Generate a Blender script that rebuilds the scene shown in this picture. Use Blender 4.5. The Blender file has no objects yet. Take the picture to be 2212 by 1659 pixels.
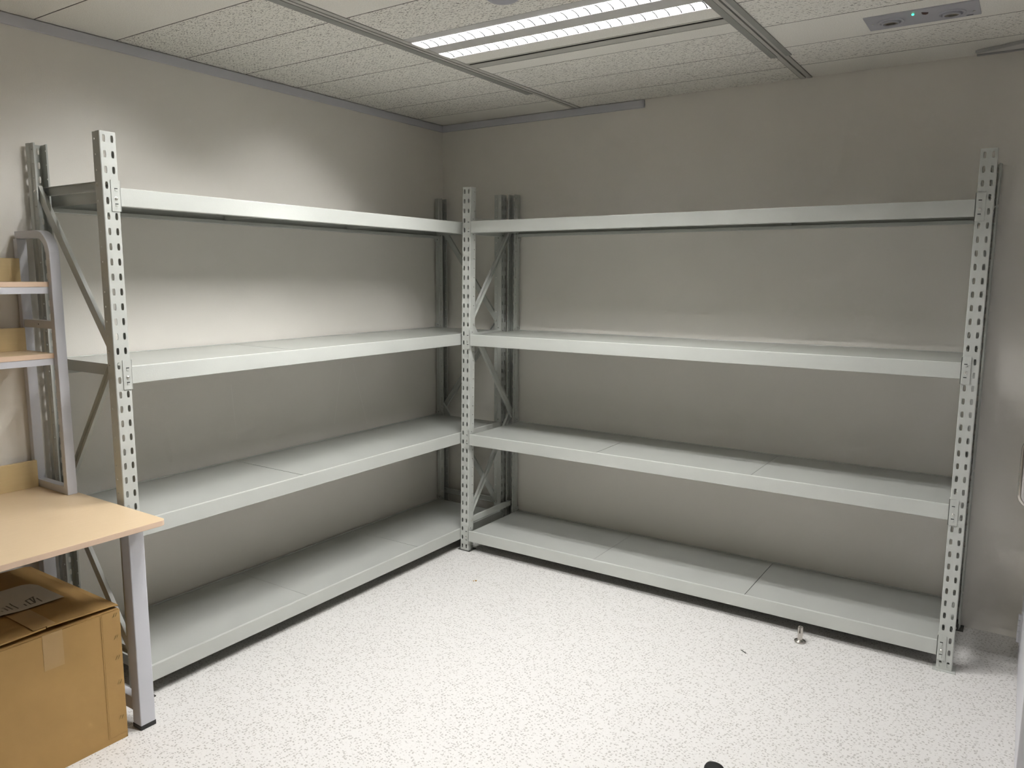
import bpy, bmesh, math, random
from mathutils import Matrix, Vector
random.seed(7)
S = bpy.context.scene
COL = S.collection
HC = 2.444            # ceiling height

# ------------------------------------------------------------------ materials
def new_mat(name):
    m = bpy.data.materials.new(name); m.use_nodes = True
    nt = m.node_tree; b = nt.nodes['Principled BSDF']
    return m, nt, b
def pbr(name, col, rough=.5, metal=0, bump=None, spec=.5, var=None, emit=None):
    """plain procedural paint / metal: optional fine bump (scale, strength) and albedo variation (scale, amount)"""
    m, nt, b = new_mat(name)
    b.inputs['Base Color'].default_value = (*col, 1)
    b.inputs['Roughness'].default_value = rough
    b.inputs['Metallic'].default_value = metal
    b.inputs['Specular IOR Level'].default_value = spec
    tc = nt.nodes.new('ShaderNodeTexCoord')
    if var:
        n = nt.nodes.new('ShaderNodeTexNoise'); n.inputs['Scale'].default_value = var[0]; n.inputs['Detail'].default_value = 5
        nt.links.new(tc.outputs['Object'], n.inputs['Vector'])
        r = nt.nodes.new('ShaderNodeMapRange'); r.inputs['From Min'].default_value = .3; r.inputs['From Max'].default_value = .7
        r.inputs['To Min'].default_value = 1 - var[1]; r.inputs['To Max'].default_value = 1 + var[1]
        nt.links.new(n.outputs['Fac'], r.inputs['Value'])
        v = nt.nodes.new('ShaderNodeVectorMath'); v.operation = 'SCALE'; v.inputs[0].default_value = col
        nt.links.new(r.outputs['Result'], v.inputs['Scale']); nt.links.new(v.outputs['Vector'], b.inputs['Base Color'])
    if bump:
        n = nt.nodes.new('ShaderNodeTexNoise'); n.inputs['Scale'].default_value = bump[0]; n.inputs['Detail'].default_value = 3
        nt.links.new(tc.outputs['Object'], n.inputs['Vector'])
        bp = nt.nodes.new('ShaderNodeBump'); bp.inputs['Strength'].default_value = bump[1]; bp.inputs['Distance'].default_value = .002
        nt.links.new(n.outputs['Fac'], bp.inputs['Height']); nt.links.new(bp.outputs['Normal'], b.inputs['Normal'])
    if emit:
        b.inputs['Emission Color'].default_value = (*emit[0], 1); b.inputs['Emission Strength'].default_value = emit[1]
    return m
def chip_layer(nt, vec, stretch, scale, radius, keep, wob):
    """scattered irregular chips: warped stretched voronoi cells, only a fraction of them kept"""
    L = nt.links
    n = nt.nodes.new('ShaderNodeTexNoise'); n.inputs['Scale'].default_value = wob[0]; n.inputs['Detail'].default_value = 2
    L.new(vec, n.inputs['Vector'])
    s = nt.nodes.new('ShaderNodeVectorMath'); s.operation = 'SUBTRACT'; s.inputs[1].default_value = (.5, .5, .5)
    L.new(n.outputs['Color'], s.inputs[0])
    sc = nt.nodes.new('ShaderNodeVectorMath'); sc.operation = 'SCALE'; sc.inputs['Scale'].default_value = wob[1]
    L.new(s.outputs['Vector'], sc.inputs[0])
    a = nt.nodes.new('ShaderNodeVectorMath'); a.operation = 'ADD'
    L.new(vec, a.inputs[0]); L.new(sc.outputs['Vector'], a.inputs[1])
    mp = nt.nodes.new('ShaderNodeMapping'); mp.inputs['Scale'].default_value = (stretch[0], stretch[1], 0)
    mp.inputs['Rotation'].default_value = (0, 0, stretch[2])
    L.new(a.outputs['Vector'], mp.inputs['Vector'])
    v = nt.nodes.new('ShaderNodeTexVoronoi'); v.voronoi_dimensions = '2D'; v.inputs['Scale'].default_value = scale
    L.new(mp.outputs['Vector'], v.inputs['Vector'])
    sp = nt.nodes.new('ShaderNodeSeparateColor'); L.new(v.outputs['Color'], sp.inputs['Color'])
    # radius varies per cell
    rr = nt.nodes.new('ShaderNodeMapRange'); rr.inputs['To Min'].default_value = radius * .45; rr.inputs['To Max'].default_value = radius
    L.new(sp.outputs['Green'], rr.inputs['Value'])
    d = nt.nodes.new('ShaderNodeMath'); d.operation = 'LESS_THAN'
    L.new(v.outputs['Distance'], d.inputs[0]); L.new(rr.outputs['Result'], d.inputs[1])
    k = nt.nodes.new('ShaderNodeMath'); k.operation = 'LESS_THAN'; k.inputs[1].default_value = keep
    L.new(sp.outputs['Red'], k.inputs[0])
    o = nt.nodes.new('ShaderNodeMath'); o.operation = 'MULTIPLY'
    L.new(d.outputs[0], o.inputs[0]); L.new(k.outputs[0], o.inputs[1])
    return o.outputs[0]
def mixc(nt, fac, c1, c2):
    m = nt.nodes.new('ShaderNodeMix'); m.data_type = 'RGBA'
    nt.links.new(fac, m.inputs['Factor'])
    for c, i in ((c1, 6), (c2, 7)):
        if isinstance(c, tuple): m.inputs[i].default_value = (*c, 1)
        else: nt.links.new(c, m.inputs[i])
    return m.outputs[2]
def floor_mat():
    m, nt, b = new_mat('chip_vinyl')
    tc = nt.nodes.new('ShaderNodeTexCoord'); o = tc.outputs['Object']
    n = nt.nodes.new('ShaderNodeTexNoise'); n.inputs['Scale'].default_value = 260; n.inputs['Detail'].default_value = 2
    nt.links.new(o, n.inputs['Vector'])
    r = nt.nodes.new('ShaderNodeMapRange'); r.inputs['From Min'].default_value = .35; r.inputs['From Max'].default_value = .65
    nt.links.new(n.outputs['Fac'], r.inputs['Value'])
    base = mixc(nt, r.outputs[0], (.665, .65, .63), (.72, .705, .685))
    f1 = chip_layer(nt, o, (1, 1.35, .5), 110, .42, .25, (150, .004))
    f2 = chip_layer(nt, o, (1, 1.8, .12), 70, .34, .42, (120, .008))
    f3 = chip_layer(nt, o, (1.6, 1, -.3), 62, .31, .30, (110, .009))
    c = mixc(nt, f1, base, (.62, .60, .58))
    c = mixc(nt, f2, c, (.43, .415, .39))
    c = mixc(nt, f3, c, (.455, .435, .41))
    nt.links.new(c, b.inputs['Base Color'])
    b.inputs['Roughness'].default_value = .42; b.inputs['Specular IOR Level'].default_value = .35
    return m
def tile_mat(name, amount):
    m, nt, b = new_mat(name)
    tc = nt.nodes.new('ShaderNodeTexCoord'); o = tc.outputs['Object']
    n = nt.nodes.new('ShaderNodeTexNoise'); n.inputs['Scale'].default_value = 320; n.inputs['Detail'].default_value = 2
    nt.links.new(o, n.inputs['Vector'])
    r = nt.nodes.new('ShaderNodeMapRange'); r.inputs['From Min'].default_value = .3; r.inputs['From Max'].default_value = .6
    nt.links.new(n.outputs['Fac'], r.inputs['Value'])
    c = mixc(nt, r.outputs[0], (.73, .71, .655), (.885, .865, .81))
    if amount:
        f0 = chip_layer(nt, o, (1, 1.3, .4), 150, .30, .36 * amount, (150, .006))
        c = mixc(nt, f0, c, (.44, .42, .38))
        f1 = chip_layer(nt, o, (1, 4.2, .10), 58, .32, .34 * amount, (85, .010))
        f2 = chip_layer(nt, o, (1, 3.4, -.35), 54, .29, .26 * amount, (75, .011))
        c = mixc(nt, f1, c, (.20, .19, .17)); c = mixc(nt, f2, c, (.24, .225, .20))
    nt.links.new(c, b.inputs['Base Color']); b.inputs['Roughness'].default_value = .9; b.inputs['Specular IOR Level'].default_value = .2
    return m
def wood_mat(name, c1, c2, rough):
    m, nt, b = new_mat(name)
    tc = nt.nodes.new('ShaderNodeTexCoord')
    mp = nt.nodes.new('ShaderNodeMapping'); mp.inputs['Scale'].default_value = (40, 4, 40)
    nt.links.new(tc.outputs['Object'], mp.inputs['Vector'])
    n = nt.nodes.new('ShaderNodeTexNoise'); n.inputs['Scale'].default_value = 3; n.inputs['Detail'].default_value = 6
    nt.links.new(mp.outputs['Vector'], n.inputs['Vector'])
    nt.links.new(mixc(nt, n.outputs['Fac'], c1, c2), b.inputs['Base Color'])
    b.inputs['Roughness'].default_value = rough; b.inputs['Specular IOR Level'].default_value = .4
    return m

M = {}
M['wall'] = pbr('wall_paint', (.83, .80, .745), .75, bump=(220, .12), spec=.3, var=(1.5, .025))
M['scuff'] = pbr('pale_scuff', (.88, .85, .80), .7)
M['trim'] = pbr('grey_trim', (.62, .62, .66), .5)
M['rack'] = pbr('grey_powder_coat', (.485, .50, .47), .30, bump=(300, .10), var=(3, .03))
M['panel'] = pbr('grey_shelf_sheet', (.42, .43, .405), .27, bump=(300, .08), var=(3, .03))
M['zinc'] = pbr('zinc_bolt', (.62, .61, .57), .28, metal=.9)
M['foot'] = pbr('dark_foot', (.06, .06, .055), .6)
M['floor'] = floor_mat()
M['tile_f'] = tile_mat('fissured_tile', 1.0)
M['tile_m'] = tile_mat('light_fissured_tile', .55)
M['tile_s'] = tile_mat('smooth_tile', 0)
M['seam'] = pbr('dark_board_edge', (.13, .125, .11), .9)  # one dark tone for the bevels and sides of the boards
M['runner'] = pbr('ceiling_runner', (.50, .49, .455), .5)
M['strip'] = pbr('runner_strip', (.30, .30, .28), .5)
M['black'] = pbr('black_gap', (.008, .008, .008), .8)
M['lampbody'] = pbr('lamp_frame', (.60, .59, .575), .4, metal=0)
M['reflector'] = pbr('white_reflector', (.32, .32, .325), .4)
M['louver'] = pbr('louver_blade', (.3, .3, .31), .35)
def translucent(m, col, fac):
    nt = m.node_tree; t = nt.nodes.new('ShaderNodeBsdfTranslucent'); t.inputs['Color'].default_value = (*col, 1)
    x = nt.nodes.new('ShaderNodeMixShader'); x.inputs['Fac'].default_value = fac
    nt.links.new(nt.nodes['Principled BSDF'].outputs[0], x.inputs[1]); nt.links.new(t.outputs[0], x.inputs[2])
    nt.links.new(x.outputs[0], nt.nodes['Material Output'].inputs['Surface'])
translucent(M['louver'], (.4, .4, .42), .4)
M['bladeshade'] = pbr('louver_edge_shade', (.006, .006, .006), 1, spec=0)  # near-black paints in shade so glaring blade edges read as grey lines
M['tube'] = pbr('fluorescent_tube', (.9, .9, .9), .3, emit=((1.0, .995, .975), 55))
M['deskmetal'] = pbr('lilac_grey_paint', (.56, .565, .605), .42, bump=(400, .06))
M['wood'] = wood_mat('pale_maple_top', (.57, .435, .275), (.63, .49, .325), .38)
M['edge'] = pbr('edge_band', (.66, .49, .36), .5)
M['wood2'] = wood_mat('maple_upstand', (.56, .43, .23), (.63, .49, .27), .45)
M['cap'] = pbr('black_cap', (.012, .012, .013), .45)
M['card'] = pbr('cardboard', (.395, .245, .092), .72, bump=(60, .12), spec=.25, var=(9, .05))
M['tape'] = pbr('clear_tape', (.405, .26, .105), .32, spec=.5)
M['paper'] = pbr('white_paper', (.66, .63, .585), .7)
M['ink'] = pbr('ink', (.16, .15, .13), .7)
M['staple'] = pbr('copper_staple', (.62, .45, .22), .3, metal=.9)
M['chrome'] = pbr('steel', (.60, .57, .53), .22, metal=1)
M['door'] = pbr('door_paint', (.66, .655, .69), .45)
M['plate'] = pbr('lilac_plate', (.42, .42, .46), .4)
M['led'] = pbr('green_led', (.02, .5, .3), .4, emit=((.02, 1, .45), 1.2))
M['red'] = pbr('dark_red_lens', (.05, .012, .012), .3)
M['vent'] = pbr('vent_metal', (.45, .45, .45), .45, metal=.2)
M['hatchleaf'] = pbr('hatch_leaf', (.66, .65, .64), .45)
M['rubber'] = pbr('black_rubber', (.006, .006, .006), .5)

# ------------------------------------------------------------------ mesh builder
class MB:
    def __init__(s): s.v = []; s.f = []; s.m = []
    def add(s, vs, fs, mi=0):
        o = len(s.v); s.v += [tuple(p) for p in vs]
        for f in fs: s.f.append([i + o for i in f]); s.m.append(mi)
    def box(s, x0, y0, z0, x1, y1, z1, mi=0):
        v = [(x, y, z) for z in (z0, z1) for y in (y0, y1) for x in (x0, x1)]
        s.add(v, [(0, 2, 3, 1), (4, 5, 7, 6), (0, 1, 5, 4), (2, 6, 7, 3), (0, 4, 6, 2), (1, 3, 7, 5)], mi)
    def prism(s, poly, a, b, fn, mi=0):
        """poly of 2D points extruded from a to b; fn(p, q, t) -> xyz"""
        n = len(poly)
        v = [fn(p, q, a) for p, q in poly] + [fn(p, q, b) for p, q in poly]
        s.add(v, [tuple(range(n - 1, -1, -1)), tuple(range(n, 2 * n))] + [(i, (i + 1) % n, n + (i + 1) % n, n + i) for i in range(n)], mi)
    def tube(s, pts, r, n=10, mi=0, sq=None, cap=True):
        """sweep a circle (or a rectangle sq=(w,h) with 'side' axis) along points"""
        pts = [Vector(p) for p in pts]; rings = []
        up = None
        for i, p in enumerate(pts):
            t = (pts[min(i + 1, len(pts) - 1)] - pts[max(i - 1, 0)]).normalized()
            if up is None: up = Vector((0, 0, 1)) if abs(t.z) < .9 else Vector((1, 0, 0))
            if sq:
                a = Vector(sq[2]); b = t.cross(a).normalized()
                ring = [p + a * (x * sq[0] / 2) + b * (y * sq[1] / 2) for x, y in ((-1, -1), (1, -1), (1, 1), (-1, 1))]
            else:
                a = t.cross(up).normalized(); b = a.cross(t).normalized(); up = b
                ring = [p + (a * math.cos(k * 2 * math.pi / n) + b * math.sin(k * 2 * math.pi / n)) * r for k in range(n)]
            rings.append(ring)
        k = len(rings[0]); v = [q for g in rings for q in g]; f = []
        for i in range(len(rings) - 1):
            for j in range(k):
                f.append((i * k + j, i * k + (j + 1) % k, (i + 1) * k + (j + 1) % k, (i + 1) * k + j))
        if cap: f += [tuple(range(k - 1, -1, -1)), tuple(range((len(rings) - 1) * k, len(rings) * k))]
        s.add(v, f, mi)
    def lathe(s, prof, c, n=24, mi=0, axis='z', cap=True):
        v = []
        for r, h in prof:
            for k in range(n):
                a = 2 * math.pi * k / n; p, q = r * math.cos(a), r * math.sin(a)
                if axis == 'z': v.append((c[0] + p, c[1] + q, c[2] + h))
                elif axis == 'x': v.append((c[0] + h, c[1] + p, c[2] + q))
                else: v.append((c[0] + q, c[1] + h, c[2] + p))
        f = []
        for i in range(len(prof) - 1):
            for j in range(n): f.append((i * n + j, i * n + (j + 1) % n, (i + 1) * n + (j + 1) % n, (i + 1) * n + j))
        if cap: f += [tuple(range(n - 1, -1, -1)), tuple(range((len(prof) - 1) * n, len(prof) * n))]
        s.add(v, f, mi)
    def build(s, name, mats, parent=None, bevel=None, smooth=False, seg=2):
        if isinstance(mats, str): mats = [mats]
        me = bpy.data.meshes.new(name); me.from_pydata(s.v, [], s.f)
        for m in mats: me.materials.append(M[m])
        for p, mi in zip(me.polygons, s.m): p.material_index = mi
        bm = bmesh.new(); bm.from_mesh(me); bmesh.ops.remove_doubles(bm, verts=bm.verts, dist=1e-6)
        bmesh.ops.recalc_face_normals(bm, faces=bm.faces); bm.to_mesh(me); bm.free()
        if smooth:
            for p in me.polygons: p.use_smooth = True
        o = bpy.data.objects.new(name, me); COL.objects.link(o)
        if parent: o.parent = parent; o.matrix_parent_inverse = pinv(parent)
        if bevel:
            b = o.modifiers.new('bevel', 'BEVEL'); b.width = bevel; b.segments = seg; b.limit_method = 'ANGLE'; b.angle_limit = math.radians(40)
            b.harden_normals = False
        return o
ROOT = {}
def pinv(p):
    return ROOT.get(p.name, Matrix())      # roots that hold world-space parts cancel their own location
def empty(name, loc, label, cat, rz=0, group=None, world=True):
    o = bpy.data.objects.new(name, None); COL.objects.link(o); o.empty_display_size = .05
    o.location = loc; o.rotation_euler = (0, 0, rz); o['label'] = label; o['category'] = cat
    if group: o['group'] = group
    if world: ROOT[o.name] = (Matrix.Translation(loc) @ Matrix.Rotation(rz, 4, 'Z')).inverted()
    return o
def tag(o, label, cat, group=None):
    o['label'] = label; o['category'] = cat
    if group: o['group'] = group
    return o
def struct(o): o['kind'] = 'structure'; return o

# ------------------------------------------------------------------ room
XR, YF = 4.6, -7.0
m = MB(); m.box(-.12, YF - .1, -.1, XR + .1, .12, 0); struct(m.build('floor', 'floor'))
m = MB(); m.box(-.12, YF - .1, 0, 0, 0, HC + .16); 
for (ya, za), (yb, zb_), w in (((-.887, 1.063), (-.952, .742), .0022), ((-.804, 1.055), (-.703, .702), .0022), ((-1.589, 1.029), (-1.570, .761), .0018)):
    m.add([(.0003, ya - w, za), (.0003, ya + w, za), (.0003, yb + w, zb_), (.0003, yb - w, zb_)], [(0, 1, 2, 3)], 1)
struct(m.build('wall_left', ['wall', 'scuff']))
m = MB(); m.box(-.12, 0, 0, XR + .1, .12, HC + .16); struct(m.build('wall_back', 'wall'))
m = MB(); m.box(XR, YF - .1, 0, XR + .1, 0, HC + .16); struct(m.build('wall_right', 'wall'))
m = MB(); m.box(0, YF - .1, 0, XR, YF, HC + .16); struct(m.build('wall_front', 'wall'))

# ceiling: rows of boards with bevelled edges between two main runners, plus the slab above
T1, T2 = .937, 2.138
rows = [-.0025] + [-.235 - .3015 * k for k in range(23)]
m = MB()
def board(x0, x1, y0, y1, mi):
    g = .0011; b = .0012; h = .016
    xs = (x0 + g, x0 + g + b, x1 - g - b, x1 - g); ys = (y0 + g, y0 + g + b, y1 - g - b, y1 - g)
    v = [(xs[1], ys[1], HC), (xs[2], ys[1], HC), (xs[2], ys[2], HC), (xs[1], ys[2], HC),
         (xs[0], ys[0], HC + b), (xs[3], ys[0], HC + b), (xs[3], ys[3], HC + b), (xs[0], ys[3], HC + b),
         (xs[0], ys[0], HC + h), (xs[3], ys[0], HC + h), (xs[3], ys[3], HC + h), (xs[0], ys[3], HC + h)]
    m.add(v, [(0, 3, 2, 1), (0, 1, 5, 4), (1, 2, 6, 5), (2, 3, 7, 6), (3, 0, 4, 7), (4, 5, 9, 8), (5, 6, 10, 9), (6, 7, 11, 10), (7, 4, 8, 11), (8, 9, 10, 11)], mi); m.m[-9:-1] = [4] * 8
kinds = {0: [2, 0, 0, 0, 0, 0, 0, 2, 2], 1: [1, 0, 0, 3, 3, 0, 2, 2, 0], 2: [2, 1, 2, 1, 0, 0, 0, 0, 0]}
for ci, (x0, x1) in enumerate(((.004, T1 - .026), (T1 + .026, T2 - .026), (T2 + .026, XR - .004))):
    for k in range(len(rows) - 1):
        kk = kinds[ci][k] if k < 9 else 0
        if ci == 1 and k in (3, 4, 7): continue
        
        board(x0, x1, max(rows[k + 1], YF), rows[k], (0, 1, 2, 2)[kk])
m.box(0, YF, HC + .125, XR, 0, HC + .16, 3)
for yy in (-.838, -1.446, -2.0385, -2.351): m.box(T1 + .02, yy - .004, HC + .016, T2 - .02, yy + .004, HC + .125, 3)
for xx in (T1, T2): m.box(xx - .02, YF, HC + .016, xx + .02, -.002, HC + .125, 3)
struct(m.build('ceiling', ['tile_f', 'tile_m', 'tile_s', 'runner', 'seam']))
def runner(n, xc, left, right):
    m = MB()
    m.box(xc - .025, YF, HC - .002, xc - .004, -.001, HC + .014, 0)
    m.box(xc + .004, YF, HC - .002, xc + .025, -.001, HC + .014, 0)
    m.box(xc - .004, YF, HC + .010, xc + .004, -.001, HC + .014, 2)
    if left: m.box(xc - left, YF, HC - .0045, xc - .019, -.425, HC - .0005, 1)
    if right: m.box(xc + .017, YF, HC - .0045, xc + right, -.43, HC - .0005, 1)
    struct(m.build('trim_%d' % n, ['runner', 'strip', 'black']))
runner(1, T1, .055, 0)
runner(2, T2, .046, .040)
m = MB(); m.box(.0005, YF, HC - .041, .011, -.0005, HC - .003); struct(m.build('trim_3', 'trim', bevel=.0015))
m = MB(); m.box(.0005, -.011, HC - .041, 1.336, -.0005, HC - .003); m.box(1.336, -.006, HC - .041, 1.3385, -.0005, HC - .020); struct(m.build('trim_4', 'trim', bevel=.0015))

# ------------------------------------------------------------------ upright with real slots
TH = .0018
def upright_mesh():
    m = MB()
    def strip_path():   # (d, w): depth behind the web face, offset along the web
        return [(.0, .0255), (.002, .0275), (.024, .0275), (.029, .0240)]
    zc = [2.0 - .05 * i for i in range(40)]
    hole = [(-.0033, .0115), (.0033, .0115), (.0049, .005), (.0049, -.005), (.0033, -.0115), (-.0033, -.0115), (-.0049, -.005), (-.0049, .005)]
    small = [(-.0018, .003), (.0018, .003), (.003, .0012), (.003, -.0012), (.0018, -.003), (-.0018, -.003), (-.003, -.0012), (-.003, .0012)]
    def cell(w0, w1, wc, z, hp, fn, e):
        zt, zb, c = z, z - .05, z - .023
        outer = [(w0, zt), (w1, zt), (w1, c + e), (w1, c - e), (w1, zb), (w0, zb), (w0, c - e), (w0, c + e)]
        inner = [(wc + a, c + b) for a, b in hp]
        v = [fn(*p) for p in outer] + [fn(*p) for p in inner]
        m.add(v, [(i, (i + 1) % 8, 8 + (i + 1) % 8, 8 + i) for i in range(8)])
    def plain(pa, pb, z, e):
        c = z - .023; zs = [z, c + e, c - e, z - .05]
        for i in range(3):
            m.add([(-pa[0], pa[1], zs[i]), (-pb[0], pb[1], zs[i]), (-pb[0], pb[1], zs[i + 1]), (-pa[0], pa[1], zs[i + 1])], [(0, 1, 2, 3)])
    for z in zc:
        for sgn in (1, -1):
            cell(0, sgn * .0255, sgn * .0135, z, hole if sgn > 0 else [(-a, b) for a, b in hole], lambda w, zz: (0, w, zz), .005)
            pth = [(d, sgn * w) for d, w in strip_path()]
            for a, b in zip(pth, pth[1:]): plain(a, b, z, .005)
            cell(.029, .050, .038, z, small, lambda d, zz, s=sgn: (-d, s * .0240, zz), .005)
            plain((.050, sgn * .0240), (.050, sgn * .0185), z, .005)
    me = bpy.data.meshes.new('upright'); me.from_pydata(m.v, [], m.f); me.materials.append(M['rack'])
    bm = bmesh.new(); bm.from_mesh(me); bmesh.ops.remove_doubles(bm, verts=bm.verts, dist=1e-5)
    bmesh.ops.recalc_face_normals(bm, faces=bm.faces)
    # make the web face look forward (+X) so the sheet thickens inwards
    f = max((f for f in bm.faces if abs(f.calc_center_median().x) < 1e-6), key=lambda f: f.calc_area())
    if f.normal.x < 0: bmesh.ops.reverse_faces(bm, faces=bm.faces)
    bm.to_mesh(me); bm.free()
    return me
UP = upright_mesh()
def foot_mesh(out):
    m = MB()
    m.box(-.060, -.040, 0, out, .040, .004)
    m.box(-.052, -.0215, .004, -.0022, .0215, .030)
    me = bpy.data.meshes.new('foot_plate'); me.from_pydata(m.v, [], m.f)
    return me
FOOT = {}
for key in ('rack', 'foot'):
    FOOT[key] = foot_mesh(.012 if key == 'rack' else .006); FOOT[key].materials.append(M[key])

def bolt(m, p, axis, s, r=.0055, mi=0):
    """domed bolt head looking along +-axis"""
    m.lathe([(r * 1.25, 0), (r * 1.25, s * .001), (r, s * .0015), (r * .9, s * .0035), (r * .5, s * .0048), (.0002, s * .0052)], p, 10, mi, axis)

LEV = [1.8225, 1.2225, .6728, .1200]
BH = .0610
def make_rack(name, loc, rz, L, D, label, lean=0., group=None):
    """rack-local frame: a along the front (x), b from the front to the wall (y), z up"""
    R = empty(name, loc, label, 'shelving rack', rz, group, world=False)
    a0, a1 = .0275, L - .0275
    ups = [('front', a0, lean), ('front', a1, 0), ('back', a0, lean * .35), ('back', a1, 0)]
    for side, a, ln in ups:
        u = bpy.data.objects.new('upright', UP); COL.objects.link(u); u.parent = R
        rot = Matrix.Rotation(-math.pi / 2 if side == 'front' else math.pi / 2, 4, 'Z')
        u.matrix_basis = Matrix.Translation((a - ln / 2, 0 if side == 'front' else D, 0)) @ Matrix.Rotation(math.atan(ln / 2.0), 4, 'Y') @ rot
        so = u.modifiers.new('thickness', 'SOLIDIFY'); so.thickness = TH; so.offset = -1
        dark = (side == 'front' and a == a0) or side == 'back'
        f = bpy.data.objects.new('foot_plate', FOOT['foot' if dark else 'rack']); COL.objects.link(f); f.parent = u
    def leanx(a, z, back=False):
        return (z / 2.0 - .5) * lean * (.35 if back else 1) if a == a0 else 0
    # beams, front and back, four levels; each ends in two hooked connector plates
    for zt in LEV:
        for back in (False, True):
            fb = (lambda d: -.002 + d) if not back else (lambda d: D + .002 - d)
            s = 1 if not back else -1
            m = MB()
            e0 = a0 + .0275 + leanx(a0, zt, back) + .0005; e1 = a1 - .0275 - .0005
            prof = [(.0, -BH), (.0, 0), (.012, 0), (.012, -.0445), (.030, -.0445), (.030, -BH)]
            m.prism(prof, e0, e1, lambda p, q, t: (t, fb(p), zt + q))
            bo = m.build('beam', 'rack', R, bevel=.0022)
            for a, sg in ((a0, 1), (a1, -1)):
                aa = a + leanx(a, zt, back)
                edge = aa + sg * .0275
                c = MB()
                x_in = edge - sg * .0290; x_out = edge + sg * .0030
                lo, hi = sorted((x_in, x_out))
                y0, y1 = sorted((fb(-.0012), fb(.0016)))
                c.box(lo, y0, zt - .079, hi, y1, zt + .023)
                y0, y1 = sorted((fb(-.0012), fb(.037)))
                lo, hi = sorted((edge + sg * .0004, edge + sg * .0028))
                c.box(lo, y0, zt - .079, hi, y1, zt + .023)
                for zz in (zt - .009, zt - .059):             # punched hooks: a raised tab under a dark slit
                    cx = edge - sg * .0125
                    y0, y1 = sorted((fb(-.0032), fb(0)))
                    c.box(cx - .0045, y0, zz - .004, cx + .0045, y1, zz + .003)
                    y0, y1 = sorted((fb(-.0015), fb(0)))
                    c.box(cx - .0055, y0, zz + .003, cx + .0055, y1, zz + .0062, 2)
                bolt(c, (edge - sg * .0135, fb(-.0012), zt - .037), 'y', -s, .0048, 1)
                for zz in (zt + .012, zt - .068):             # small holes in the return leg
                    xo = edge + sg * .0029
                    c.lathe([(.0028, 0), (.0028, sg * .0002)], (xo, fb(.020), zz), 8, 2, 'x')
                co = c.build('connector', ['rack', 'zinc', 'black'], bo, bevel=.0009)
    # shelf panels, three to a level
    for zt in LEV:
        s0 = a0 + .0305; s1 = a1 - .0305; w = (s1 - s0) / 3
        for k in range(3):
            dz = random.uniform(-.0008, .0004)
            x0, x1 = s0 + w * k + .0012, s0 + w * (k + 1) - .0012
            m = MB(); z1 = zt - .0022 + dz; z0 = zt - .0435; y0, y1 = .0125, D - .0125
            m.box(x0, y0, z1 - .0012, x1, y1, z1)
            for q in ((x0, y0, x0 + .0012, y1), (x1 - .0012, y0, x1, y1), (x0, y0, x1, y0 + .0012), (x0, y1 - .0012, x1, y1)):
                m.box(q[0], q[1], z0, q[2], q[3], z1 - .0006)
            for yy in (D * .36, D * .64): m.box(x0 + .002, yy - .02, z1 - .018, x1 - .002, yy + .02, z1 - .0013)
            m.build('shelf_panel', 'panel', R)
    # end-frame bracing
    bf, bb = .038, D - .038
    zn = [1.830, 1.275, .720, .170]
    for a in (a0, a1):
        def brace(nm, p, q, far):
            m = MB(); (b0, z0), (b1, z1) = p, q
            d = Vector((0, b1 - b0, z1 - z0)).normalized(); n = Vector((0, -d.z, d.y))
            ext = .016; P0 = Vector((a, b0, z0)) - d * ext; P1 = Vector((a, b1, z1)) + d * ext
            P0.x += leanx(a, z0); P1.x += leanx(a, z1)
            h, w, t = .0155, .014, .0016
            prof = ([(-w, -h), (-w, h), (0, h), (0, h - t), (-w + t, h - t), (-w + t, -h + t), (0, -h + t), (0, -h)] if not far else
                    [(w, -h), (w, h), (0, h), (0, h - t), (w - t, h - t), (w - t, -h + t), (0, -h + t), (0, -h)])
            m.prism(prof, 0, 1, lambda u, v, tt: tuple(P0.lerp(P1, tt) + Vector((u * 1.0, 0, 0)) + n * v))
            return m.build(nm, 'rack', R)
        b1 = brace('diagonal_brace', (bb, zn[0]), (bf, zn[1]), False)
        b2 = brace('diagonal_brace', (bf, zn[1]), (bb, zn[2]), True)
        b3 = brace('diagonal_brace', (bb, zn[2]), (bf, zn[3]), False)
        h1 = brace('horizontal_brace', (bf, zn[0]), (bb, zn[0]), True)
        h2 = brace('horizontal_brace', (bf, zn[3]), (bb, zn[3]), True)
        for par, b, z in ((b1, bb, zn[0]), (b1, bf, zn[1]), (b2, bb, zn[2]), (b3, bf, zn[3]), (h1, bf, zn[0]), (h2, bb, zn[3])):
            m = MB(); x = a + leanx(a, z)
            for sg in (1, -1):
                bolt(m, (x + sg * .0240, b, z), 'x', sg, .0055)
                m.tube([(x, b, z), (x + sg * .0240, b, z)], .003, 8)
            m.build('bolt', 'zinc', par)
    return R
make_rack('storage_rack', (.512, -2.4145, 0), math.pi / 2 + math.atan(.014 / 2.381), 2.381, .490,
          'grey four-tier steel shelving rack along the left wall, beside the wooden desk')
make_rack('storage_rack', (.5175, -.497, 0), 0, 2.4175, .489,
          'grey four-tier steel shelving rack along the right-hand wall, beside the white door', lean=.026)

# small black wire clip hanging at the rear left post
m = MB()
pts = [(.062, -2.3885 + .006 * math.cos(t), 1.184 + .009 * math.sin(t)) for t in [i * math.pi / 5 for i in range(0, 10)]]
m.tube(pts + [pts[0]], .0016, 6)
m.tube([(.062, -2.384, 1.176), (.062, -2.381, 1.160), (.062, -2.383, 1.150)], .0014, 6)
m.tube([(.062, -2.392, 1.176), (.062, -2.386, 1.158), (.062, -2.385, 1.152)], .0014, 6)
tag(m.build('wire_clip', 'cap', smooth=True), 'tiny black wire clip hanging on the rear post of the left rack', 'clip')

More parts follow.
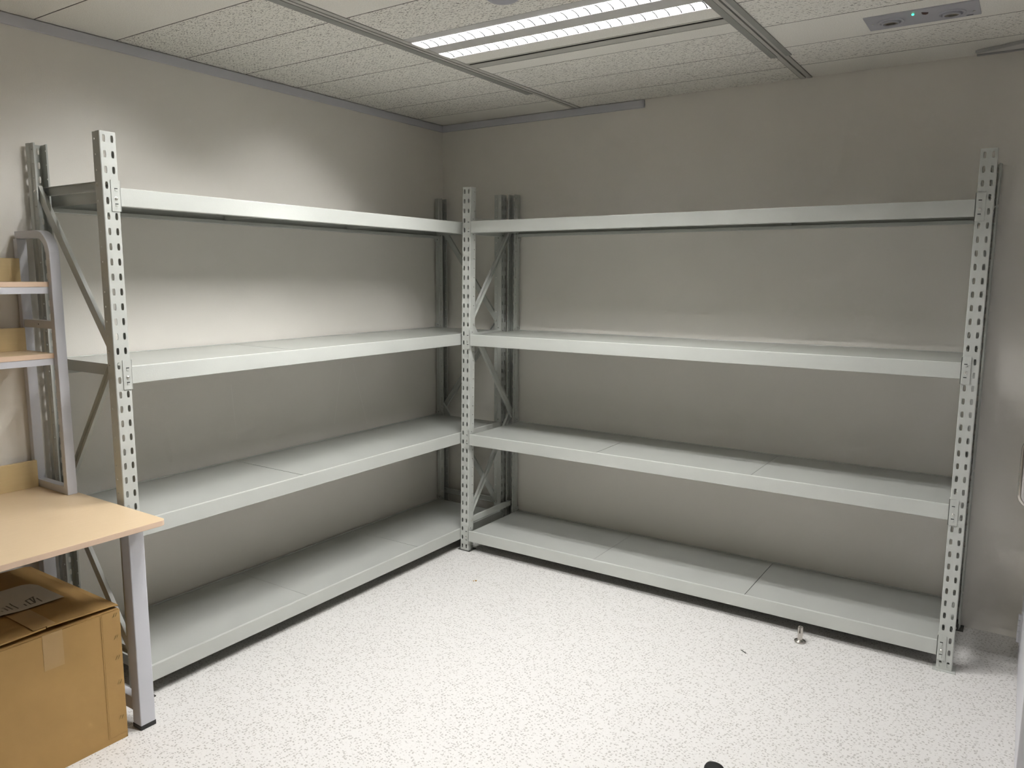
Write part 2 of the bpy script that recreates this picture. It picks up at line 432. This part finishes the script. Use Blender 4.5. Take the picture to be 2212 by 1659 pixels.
# ------------------------------------------------------------------ desk with shelf unit
DY = -2.436; DL = 1.40; DT = .750
DK = empty('desk', (.40, DY - DL / 2, 0), 'grey-framed desk with pale wooden top and two upper wooden shelves', 'desk')
def rounded(x0, y0, x1, y1, r, corners):
    out = []
    for i, (cx, cy, a) in enumerate(((x1, y1, 0), (x0, y1, 90), (x0, y0, 180), (x1, y0, 270))):
        if i in corners:
            sx = -1 if cx == x1 else 1; sy = -1 if cy == y1 else 1
            for k in range(7):
                t = math.radians(a + 15 * k); out.append((cx + sx * r + r * math.cos(t), cy + sy * r + r * math.sin(t)))
        else: out.append((cx, cy))
    return out
m = MB(); poly = rounded(.030, DY - DL, .800, DY, .022, (0, 3)); n = len(poly)
v = [(x, y, DT - .018) for x, y in poly] + [(x, y, DT) for x, y in poly]
m.add(v, [tuple(range(n - 1, -1, -1)), tuple(range(n, 2 * n))], 0)
m.add(v, [(i, (i + 1) % n, n + (i + 1) % n, n + i) for i in range(n)], 1)
m.build('desktop', ['wood', 'edge'], DK, bevel=.001)
def leg(x0, x1, y0, y1):
    m = MB(); m.box(x0, y0, .014, x1, y1, DT - .018); o = m.build('leg', 'deskmetal', DK, bevel=.003)
    m = MB(); m.box(x0 - .001, y0 - .001, 0, x1 + .001, y1 + .001, .016); m.build('foot_cap', 'cap', o, bevel=.002)
for yo in (0, -DL + .062):
    leg(.632, .680, -2.500 + yo, -2.447 + yo); leg(.026, .066, -2.492 + yo, -2.447 + yo)
    m = MB(); m.box(.066, -2.494 + yo, .055, .632, -2.464 + yo, .103); m.build('side_rail', 'deskmetal', DK, bevel=.002)
    m = MB(); m.box(.066, -2.492 + yo, DT - .060, .632, -2.462 + yo, DT - .018); m.build('side_rail', 'deskmetal', DK, bevel=.002)
m = MB(); m.box(.600, -2.500 - DL + .062 + .053, DT - .056, .630, -2.500, DT - .018); m.build('front_rail', 'deskmetal', DK, bevel=.002)
m = MB(); m.box(.030, -2.500 - DL + .062 + .053, .055, .060, -2.492, .103); m.build('rear_rail', 'deskmetal', DK, bevel=.002)
m = MB(); m.box(.033, DY - DL + .04, DT, .049, -2.477, .850); m.build('backboard', ['wood2'], DK, bevel=.001)
# upper frame: bent tube, rear post, cross bars
def upper_frame(yc):
    fr = MB(); r = .075; xf = .2495; zt = 1.674; W, T = .034, .026
    arc = [(xf - r + r * math.sin(t), yc, zt - r + r * math.cos(t)) for t in [math.pi / 2 * k / 12 for k in range(13)]]
    fr.tube([(.022, yc, zt)] + arc + [(xf, yc, DT)], 0, sq=(W, T, (0, 1, 0)))
    o = fr.build('shelf_upright', 'deskmetal', DK, bevel=.002)
    p = MB(); p.tube([(.022, yc, zt - .013), (.022, yc, DT)], 0, sq=(W, T, (0, 1, 0))); p.build('rear_post', 'deskmetal', o, bevel=.002)
    for z, dx in ((1.359, 0), (DT + .0135, 0)):
        p = MB(); p.tube([(.035, yc, z), (xf - .013, yc, z)], 0, sq=(W * .8, .027, (0, 1, 0)))
        for x in ((.14,) if z > 1 else (.07, .21)):
            if z > 1: p.lathe([(.003, 0), (.003, -.0003)], (x, yc - W * .4 - .0001, z), 8, 1, 'y')
            else: p.lathe([(.006, 0), (.006, .0006)], (x, yc, z + .0135), 10, 2)
        p.build('cross_bar', ['deskmetal', 'cap', 'zinc'], o, bevel=.001)
for yc in (-2.4615, -2.4615 - DL + .062): upper_frame(yc)
for zs in (1.509, 1.261):
    m = MB(); y0, y1 = DY - DL + .085, -2.4785
    m.box(.040, y0, zs - .017, .2405, y1, zs, 0); m.box(.2405, y0, zs - .017, .2415, y1, zs, 1)
    o = m.build('shelf', ['wood', 'edge'], DK)
    m = MB(); m.box(.040, y0, zs, .054, y1 - .004, zs + .082); m.build('upstand', 'wood2', o, bevel=.001)
    m = MB(); m.box(.222, y0, zs - .0405, .240, y1 + .0005, zs - .0172); m.build('shelf_rail', 'deskmetal', DK, bevel=.001)
    m = MB(); m.box(.040, y1 - .022, zs - .0405, .222, y1 + .0005, zs - .0172); m.build('shelf_rail', 'deskmetal', DK, bevel=.001)

# ------------------------------------------------------------------ cardboard box
BX = empty('cardboard_box', (.37, -2.765, 0), 'large brown cardboard carton with white paper label, under the desk', 'box')
x0, x1, y0, y1 = .075, .670, -2.990, -2.541; zb = .450
m = MB()
m.box(x0, y0, 0, x1, y1, .006); t = .005
m.box(x0, y0, 0, x0 + t, y1, zb); m.box(x1 - t, y0, 0, x1, y1, zb); m.box(x0, y0, 0, x1, y0 + t, zb); m.box(x0, y1 - t, 0, x1, y1, zb)
m.box(x1 - .0002, -2.6045, .02, x1 + .0012, -2.6005, zb - .004)               # folded glue-flap ridge
m.box(x1 - .0002, -2.600, .02, x1 + .0007, y1, zb - .001)
m.build('carton_body', 'card', BX, bevel=.003)
for sx in (0, 1):
    m = MB(); xa, xb = (x0 + .002, x0 + .215) if not sx else (x1 - .215, x1 - .002)
    m.box(xa, y0 + .004, zb - .001, xb, y1 - .004, zb + .004); m.build('inner_flap', 'card', BX, bevel=.001)
for sy in (0, 1):
    m = MB(); ym = -2.764
    ya, yb = (y0 + .001, ym - .0015) if not sy else (ym + .0015, y1 - .001)
    hin, mid = (ya, yb) if not sy else (yb, ya)
    pr = [(hin, .4590), (hin, .4640), (mid, .4735), (mid, .4685)] if not sy else [(hin, .4605), (hin, .4655), (mid, .4755), (mid, .4705)]
    pr = [(hin, .4590), (hin, .4645), (hin + (mid - hin) * .1, .4690), (mid, .4735 + .002 * sy), (mid, .4685 + .002 * sy), (hin + (mid - hin) * .1, .4640)]
    m.prism(pr, x0 + .002, x1 - .0035, lambda p, q, tt: (tt, p, q)); m.build('top_flap', 'card', BX, bevel=.001)
m = MB(); m.box(x1 + .0003, -2.781, .338, x1 + .0009, -2.722, .452)
m.build('tape', 'tape', BX)
m = MB(); m.box(.30, -2.800, .4757, x1 - .005, -2.735, .4761); m.build('tape', 'tape', BX)
# label, with a rounded corner and a lifted wavy edge
m = MB(); N = 26; ya, yb = -2.915, -2.626
top = []; 
for i in range(N + 1):
    y = ya + (yb - ya) * i / N
    e = max(0, (y - (yb - .045)) / .045)
    xa = .270 + .045 * (1 - math.sqrt(max(0, 1 - e * e)))
    xb = .4925 - .006 * math.exp(-((y + 2.815) / .02) ** 2) - .004 * math.exp(-((y + 2.86) / .025) ** 2)
    lift = .4790 + .0035 * math.exp(-((y + 2.80) / .03) ** 2)
    top += [(xa, y, .4779), ((xa + xb) / 2, y, .4779), (xb, y, lift)]
m.add(top + [(a, b, c - .0006) for a, b, c in top],
      [f for i in range(N) for j in range(2) for f in ((3 * i + j, 3 * i + j + 1, 3 * i + j + 4, 3 * i + j + 3),
       (3 * (N + 1) + 3 * i + j, 3 * (N + 1) + 3 * i + j + 3, 3 * (N + 1) + 3 * i + j + 4, 3 * (N + 1) + 3 * i + j + 1))])
lab = m.build('paper_label', 'paper', BX)
m = MB()
strokes = [((0.446, -2.729), (0.468, -2.73)), ((0.422, -2.714), (0.469, -2.717)), ((0.418, -2.699), (0.469, -2.704)), ((0.408, -2.685), (0.464, -2.702)),
           ((0.43, -2.683), (0.474, -2.686)), ((0.424, -2.715), (0.41, -2.682)), ((0.467, -2.716), (0.463, -2.701)), ((0.416, -2.769), (0.464, -2.769)),
           ((0.403, -2.753), (0.434, -2.756)), ((0.431, -2.755), (0.47, -2.755)), ((0.45, -2.797), (0.459, -2.794)), ((0.426, -2.785), (0.427, -2.779)),
           ((0.432, -2.781), (0.463, -2.782))]
for ni, ((xa, ya_), (xb, yb_)) in enumerate(strokes):
    if ni == 7: m.build('handwriting', 'ink', lab); m = MB()
    d = Vector((xb - xa, yb_ - ya_, 0)).normalized(); nn = Vector((-d.y, d.x, 0)) * .0021
    A, B = Vector((xa, ya_, 0)), Vector((xb, yb_, 0))
    def zl(p): return .4783 + (p.x - .38) / .11 * (.0011 + .0035 * math.exp(-((p.y + 2.80) / .03) ** 2)) + .0006
    q = [A + nn, B + nn, B - nn, A - nn]
    m.add([(p.x, p.y, zl(p)) for p in q], [(0, 1, 2, 3)])
m.build('handwriting', 'ink', lab)
for yy, zz in ((-2.5575, .435), (-2.5575, .359), (-2.5575, .288), (-2.5565, .203), (-2.559, .078)):
    m = MB()
    for dy in (-.004, .004):
        m.tube([(x1 + .001, yy + dy - .003, zz - .006), (x1 + .0022, yy + dy - .001, zz - .003), (x1 + .0022, yy + dy + .002, zz + .004), (x1 + .001, yy + dy + .003, zz + .006)], .0009, 6)
    m.build('staple', 'staple', BX)

# ------------------------------------------------------------------ ceiling light (twin trough louvre), slot diffuser
def ceiling_light(y0, label):
    """y0 .. y0+.30 between the two runners"""
    Lx0, Lx1 = T1 + .026, T2 - .040
    R = empty('ceiling_light', ((Lx0 + Lx1) / 2, y0 + .15, HC), label, 'ceiling light')
    tr = [(y0 + .061, y0 + .139), (y0 + .224, y0 + .302)]
    tr = [(y0 + .058, y0 + .137), (y0 + .222, y0 + .299)]
    m = MB()
    m.box(Lx0, y0, HC - .001, Lx1, y0 + .030, HC + .012)
    m.box(Lx0, y0 + .030, HC + .002, Lx1, tr[0][0], HC + .010)
    m.box(Lx0, y0 + .302, HC - .001, Lx1, y0 + .304, HC + .1)
    m.box(Lx0 - .003, y0, HC + .0, Lx0, y0 + .304, HC + .1); m.box(Lx1, y0, HC + .0, Lx1 + .012, y0 + .304, HC + .1)
    m.box(Lx0, y0, HC + .1, Lx1, y0 + .304, HC + .108); m.box(Lx0, y0 - .001, HC, Lx1, y0 + .001, HC + .1)
    m.build('housing', 'lampbody', R)
    m = MB(); m.box(Lx0, tr[0][1], HC - .001, Lx1, tr[1][0], HC + .005); m.build('centre_bar', 'lampbody', R, bevel=.001)
    for ya, yb in tr:
        m = MB(); w = (yb - ya) / 2; yc = (ya + yb) / 2; n = 8
        prof = []
        for k in range(n + 1):
            t = -1 + 2 * k / n; prof.append((yc + w * math.copysign(abs(t) ** .75, t), HC + .004 + .054 * (1 - t * t)))
        v = [(Lx0, a, b) for a, b in prof] + [(Lx1, a, b) for a, b in prof]
        m.add(v, [(k, k + 1, n + 2 + k, n + 1 + k) for k in range(n)])
        for x in (Lx0 + .0005, Lx1 - .0005): m.add([(x, a, b) for a, b in prof], [tuple(range(n + 1))])
        m.build('reflector', 'reflector', R, smooth=True)
        m = MB(); m.tube([(Lx0 + .02, yc, HC + .041), (Lx1 - .02, yc, HC + .041)], .008, 12); m.build('fluorescent_tube', 'tube', R, smooth=True)
        m = MB(); nb = 25
        for k in range(nb):                       # parabolic cross blades with an arched lower edge
            x = Lx0 + (Lx1 - Lx0) * (k + .5) / nb
            pts = []
            for j in range(9):
                t = -1 + 2 * j / 8; pts.append((yc + w * .97 * t, HC - .001 + .008 * (1 - t * t)))
            lo = [(x - .0006, a, b) for a, b in pts] + [(x + .0006, a, b) for a, b in pts]
            hi = [(x - .0020, yc + w * .97 * (a - yc) / w * .9, HC + .0125) for a, b in pts] + [(x + .0020, yc + w * .97 * (a - yc) / w * .9, HC + .0125) for a, b in pts]
            m.add(lo + hi, [(j, j + 1, 19 + j, 18 + j) for j in range(8)] + [(9 + j, 10 + j, 28 + j, 27 + j) for j in range(8)] + [(j, j + 1, 10 + j, 9 + j) for j in range(8)])
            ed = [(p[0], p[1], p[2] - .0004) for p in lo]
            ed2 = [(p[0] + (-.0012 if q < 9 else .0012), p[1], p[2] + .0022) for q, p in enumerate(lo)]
            m.add(ed + ed2, [(j, j + 1, 10 + j, 9 + j) for j in range(8)] + [(j, 18 + j, 19 + j, j + 1) for j in range(8)] + [(9 + j, 10 + j, 28 + j, 27 + j) for j in range(8)], 1)  # painted shade strip along the lower rim of each blade
            for j, i in ((0, 8), (8, 0)):         # side rails tie the blades into one louvre
                if k: m.add([prev[j][0], prev[j][1], lo[j], hi[j]], [(0, 1, 2, 3) if 0 else (0, 2, 3, 1)])
            prev = {j: (lo[9 + j], hi[9 + j]) for j in (0, 8)}
        m.build('louver', ['louver', 'bladeshade'], R)
    return R
ceiling_light(-1.4425, 'lit twin-tube louvred ceiling light beside the long black air slot')
ceiling_light(-2.3465, 'second lit louvred ceiling light nearer the desk, just above the top edge')
R = empty('slot_diffuser', ((T1 + T2) / 2, -.989, HC), 'flat ceiling panel with long black air slot, beside the lit louvred light', 'air vent')
sx0, sx1 = T1 + .026, T2 - .040
m = MB(); m.box(sx0, -1.137, HC, sx1, -1.036, HC + .010); m.build('flat_panel', 'tile_s', R, bevel=.0008)
m = MB(); m.box(sx0, -1.035, HC - .001, sx1, -1.0240, HC + .01); m.box(sx0, -1.0095, HC - .002, sx1, -.960, HC + .01); m.build('slot_frame', 'runner', R, bevel=.0008)
m = MB(); m.box(sx0, -1.0365, HC + .045, sx1, -.96, HC + .047); m.box(sx0, -1.0250, HC + .0005, sx1, -1.0237, HC + .046); m.box(sx0, -1.0098, HC + .0005, sx1, -1.0085, HC + .046); m.build('slot_throat', 'black', R)
m = MB(); m.box(sx0, -.959, HC + .001, sx1, -.945, HC + .010); m.build('slot_lip', 'strip', R)
m = MB(); m.box(sx0, -.9445, HC, sx1, -.8385, HC + .010); m.build('flat_panel', 'tile_s', R, bevel=.0008)

# ------------------------------------------------------------------ other ceiling fittings
R = empty('emergency_light', (2.676, -.667, HC), 'grey rectangular emergency light plate with two round spotlights and green indicator', 'emergency light')
m = MB(); m.box(2.500, -.752, HC - .004, 2.852, -.588, HC + .0005); m.build('plate', 'plate', R, bevel=.0015)
for cx, cy in ((2.578, -.668), (2.768, -.655)):
    m = MB()
    m.lathe([(.043, -.004), (.043, -.0065), (.040, -.0075), (.0335, -.0075), (.0335, -.004)], (cx, cy, HC), 32, cap=False)
    m.lathe([(.029, -.004), (.029, -.012), (.026, -.0135), (.0235, -.0125), (.0235, -.004)], (cx, cy, HC), 32, cap=False)
    o = m.build('lamp_ring', 'plate', R, smooth=True)
    m = MB(); m.lathe([(.0235, -.010), (.016, -.006), (.006, -.0045), (.0005, -.0042)], (cx, cy, HC), 24, cap=False)
    m.build('reflector', 'chrome', o, smooth=True)
m = MB(); m.lathe([(.0036, -.0035), (.0036, -.0055), (.0025, -.007), (.0003, -.0075)], (2.654, -.713, HC), 14); m.build('indicator', 'led', R, smooth=True)
m = MB(); m.prism([(2.681, -.720), (2.701, -.708), (2.699, -.697), (2.691, -.690), (2.683, -.697)], HC - .0055, HC - .0035, lambda p, q, t: (p, q, t)); m.build('sensor_window', 'red', R)
m = MB(); m.box(2.808, -.604, HC - .0046, 2.829, -.600, HC - .0038); m.build('switch_slot', 'cap', R)
for sx, sy in ((2.520, -.668), (2.833, -.640)):
    m = MB(); m.lathe([(.004, -.0038), (.004, -.005), (.0005, -.0055)], (sx, sy, HC), 10); m.build('screw', 'zinc', R)
R = empty('ceiling_disc', (1.549, -1.612, HC), 'round white ceiling cover plate above the lit light, at the top edge', 'cover plate')
m = MB(); m.lathe([(.046, 0), (.052, -.003), (.052, -.006), (.047, -.009), (.030, -.0105), (.0005, -.011)], (1.549, -1.612, HC), 40, cap=False); m.build('disc', 'plate', R, smooth=True)
m = MB(); m.lathe([(.058, .0), (.058, -.0015), (.05, -.002)], (1.549, -1.612, HC), 40, cap=False); m.build('rim', 'strip', R, smooth=True)
# slanting metal hatch frame against the far right wall
R = empty('ceiling_hatch', (2.98, -.10, HC), 'slim grey metal ceiling hatch frame against the wall, at the right edge', 'hatch')
def bar(p, q, w, h, mat, nm, zt=HC):
    m = MB(); p = Vector(p); q = Vector(q); d = (q - p).normalized(); n = Vector((-d.y, d.x, 0))
    m.prism([(-w / 2, 0), (w / 2, 0), (w / 2, -h), (-w / 2, -h)], 0, 1, lambda u, v, t: tuple(p.lerp(q, t) + n * u + Vector((0, 0, v)))); return m.build(nm, mat, R, bevel=.0008)
bar((2.812, -.082, HC - .001), (3.26, -.262, HC - .001), .016, .010, 'vent', 'frame_bar')
bar((2.835, -.078, HC - .001), (3.26, -.245, HC - .001), .008, .006, 'foot', 'frame_gap')
bar((2.812, -.058, HC - .001), (3.26, -.058, HC - .001), .018, .006, 'foot', 'frame_gap')
bar((2.812, -.036, HC - .001), (3.26, -.036, HC - .001), .016, .010, 'vent', 'frame_bar')
m = MB(); m.prism([(2.812, -.070), (3.26, -.245), (3.26, -.060), (2.812, -.060)], HC - .0095, HC - .0075, lambda p, q, t: (p, q, t)); m.build('leaf', 'hatchleaf', R)

# ------------------------------------------------------------------ open door at the right edge
def door():
    R = bpy.data.objects.new('door_1', None); COL.objects.link(R); R.location = (3.17, -.55, 0); R['kind'] = 'structure'
    ROOT[R.name] = Matrix.Translation(R.location).inverted()
    m = MB(); m.box(3.150, -1.20, .004, 3.192, -.115, 2.06); m.build('door_leaf', 'door', R, bevel=.002)
    m = MB()
    m.box(3.1478, -.300, .090, 3.1502, -.268, .206)
    for i in range(5):
        m.tube([(3.1440, -.262, .090 + .0232 * i + .0008), (3.1440, -.262, .090 + .0232 * (i + 1) - .0008)], .0068, 12)
    m.box(3.1478, -.256, .090, 3.1502, -.224, .206)
    m.build('hinge', 'door', R)
    m = MB(); yh = -.985; 
    z0, z1, xo, r = .832, 1.045, 3.096, .035
    pts = [(3.151, yh, z1)] + [(xo + r - r * math.sin(t), yh, z1 - r + r * math.cos(t)) for t in [math.pi / 2 * k / 8 for k in range(9)]]
    pts += [(xo + r - r * math.cos(t), yh, z0 + r - r * math.sin(t)) for t in [math.pi / 2 * k / 8 for k in range(9)]] + [(3.151, yh, z0)]
    m.tube(pts, .0095, 14); m.build('pull_handle', 'chrome', R, smooth=True)
door()

# ------------------------------------------------------------------ things on the floor
R = empty('steel_plug', (2.376, -.566, 0), 'small steel split plug with round base standing upright under the right rack', 'plug')
m = MB(); m.lathe([(.0225, .0), (.0235, .002), (.0235, .006), (.021, .0085), (.013, .0105), (.0115, .013)], (2.376, -.566, 0), 32); m.build('base', 'chrome', R, smooth=True)
m = MB(); m.lathe([(.0105, .012), (.0105, .042)], (2.376, -.566, 0), 24)
for k in range(4):
    a = math.pi / 4 + k * math.pi / 2; prof = []
    for j in range(5):
        t = a - .55 + 1.1 * j / 4; prof.append((2.376 + .0105 * math.cos(t), -.566 + .0105 * math.sin(t)))
    for j in range(5):
        t = a + .55 - 1.1 * j / 4; prof.append((2.376 + .0060 * math.cos(t), -.566 + .0060 * math.sin(t)))
    m.prism(prof, .042, .066, lambda p, q, t: (p, q, t))
    m.prism([(2.376 + (p - 2.376) * .72, -.566 + (q + .566) * .72) for p, q in prof], .066, .069, lambda p, q, t: (p, q, t))
m.build('stem', 'chrome', R, bevel=.0005)
m = MB()
m.prism([(0, 0), (.006, .0015), (.034, .0025), (.034, 0)], -.002, .002, lambda p, q, t: (2.190 + p * .82 - t * .6, -.779 - p * .58 - t * .8, q + .0004))
tag(m.build('splinter', 'foot'), 'thin dark splinter lying on the floor in front of the right rack', 'debris')
m = MB(); m.lathe([(.004, 0), (.006, .002), (.0045, .004), (.0005, .005)], (.848, -.815, 0), 7); m.lathe([(.003, 0), (.004, .002), (.0005, .003)], (.838, -.822, 0), 6)
tag(m.build('grit', 'card'), 'tiny brown speck of grit on the floor near the corner post', 'debris')
# black rubber door wedge, its rounded end just inside the bottom of the frame
m = MB(); N = 14; pts = []
c = Vector((2.372, -1.640, 0)); u = Vector((.83, .555, 0)); w = Vector((-.555, .83, 0))
prof = [(-.034 + .0 * k, 0) for k in range(1)]
out = []
for k in range(N + 1):
    t = math.pi * k / N
    out.append((.030 * math.cos(t) * (1.25 if math.cos(t) > 0 else .95), .040 * math.sin(t)))
for sc, z in ((1, 0), (1.02, .006), (.98, .020), (.86, .027), (.5, .029)):
    pts.append([(c + u * (a * sc) + w * ((b if b > 0 else b) * sc), z) for a, b in out + [(-.024, -.07), (.030, -.07)]])
k = len(pts[0]); v = [(p.x, p.y, z) for ring in pts for p, z in ring]
m.add(v, [(i * k + j, i * k + (j + 1) % k, (i + 1) * k + (j + 1) % k, (i + 1) * k + j) for i in range(4) for j in range(k)] + [tuple(range(4 * k, 5 * k)), tuple(range(k - 1, -1, -1))])
tag(m.build('rubber_doorstop', 'rubber', smooth=True), 'black rounded rubber doorstop on the floor at the bottom edge', 'doorstop')

# ------------------------------------------------------------------ world, camera, view
w = bpy.data.worlds.new('World'); S.world = w; w.use_nodes = True
w.node_tree.nodes['Background'].inputs['Color'].default_value = (.02, .02, .02, 1)
cam = bpy.data.cameras.new('camera'); co = bpy.data.objects.new('camera', cam); COL.objects.link(co)
cam.sensor_width = 36; cam.lens = 1659.35653 / 2212 * 36; cam.clip_start = .02
r = Vector((.831681, .555233, .00487)); u = Vector((-.081392, .113232, .990229)); f = Vector((-.549257, .823951, -.139364))
co.matrix_world = Matrix(((r.x, u.x, -f.x, 3.06452), (r.y, u.y, -f.y, -3.81793), (r.z, u.z, -f.z, 1.53734), (0, 0, 0, 1)))
S.camera = co
S.view_settings.view_transform = 'Standard'; S.view_settings.look = 'None'; S.view_settings.gamma = 1; S.view_settings.use_curve_mapping = False
S.view_settings.exposure = 2.76
S.cycles.max_bounces = 6; S.cycles.diffuse_bounces = 5; S.cycles.glossy_bounces = 3
S.cycles.caustics_reflective = False; S.cycles.caustics_refractive = False
S.cycles.sample_clamp_indirect = 4
S.cycles.use_adaptive_sampling = True; S.cycles.adaptive_threshold = .05
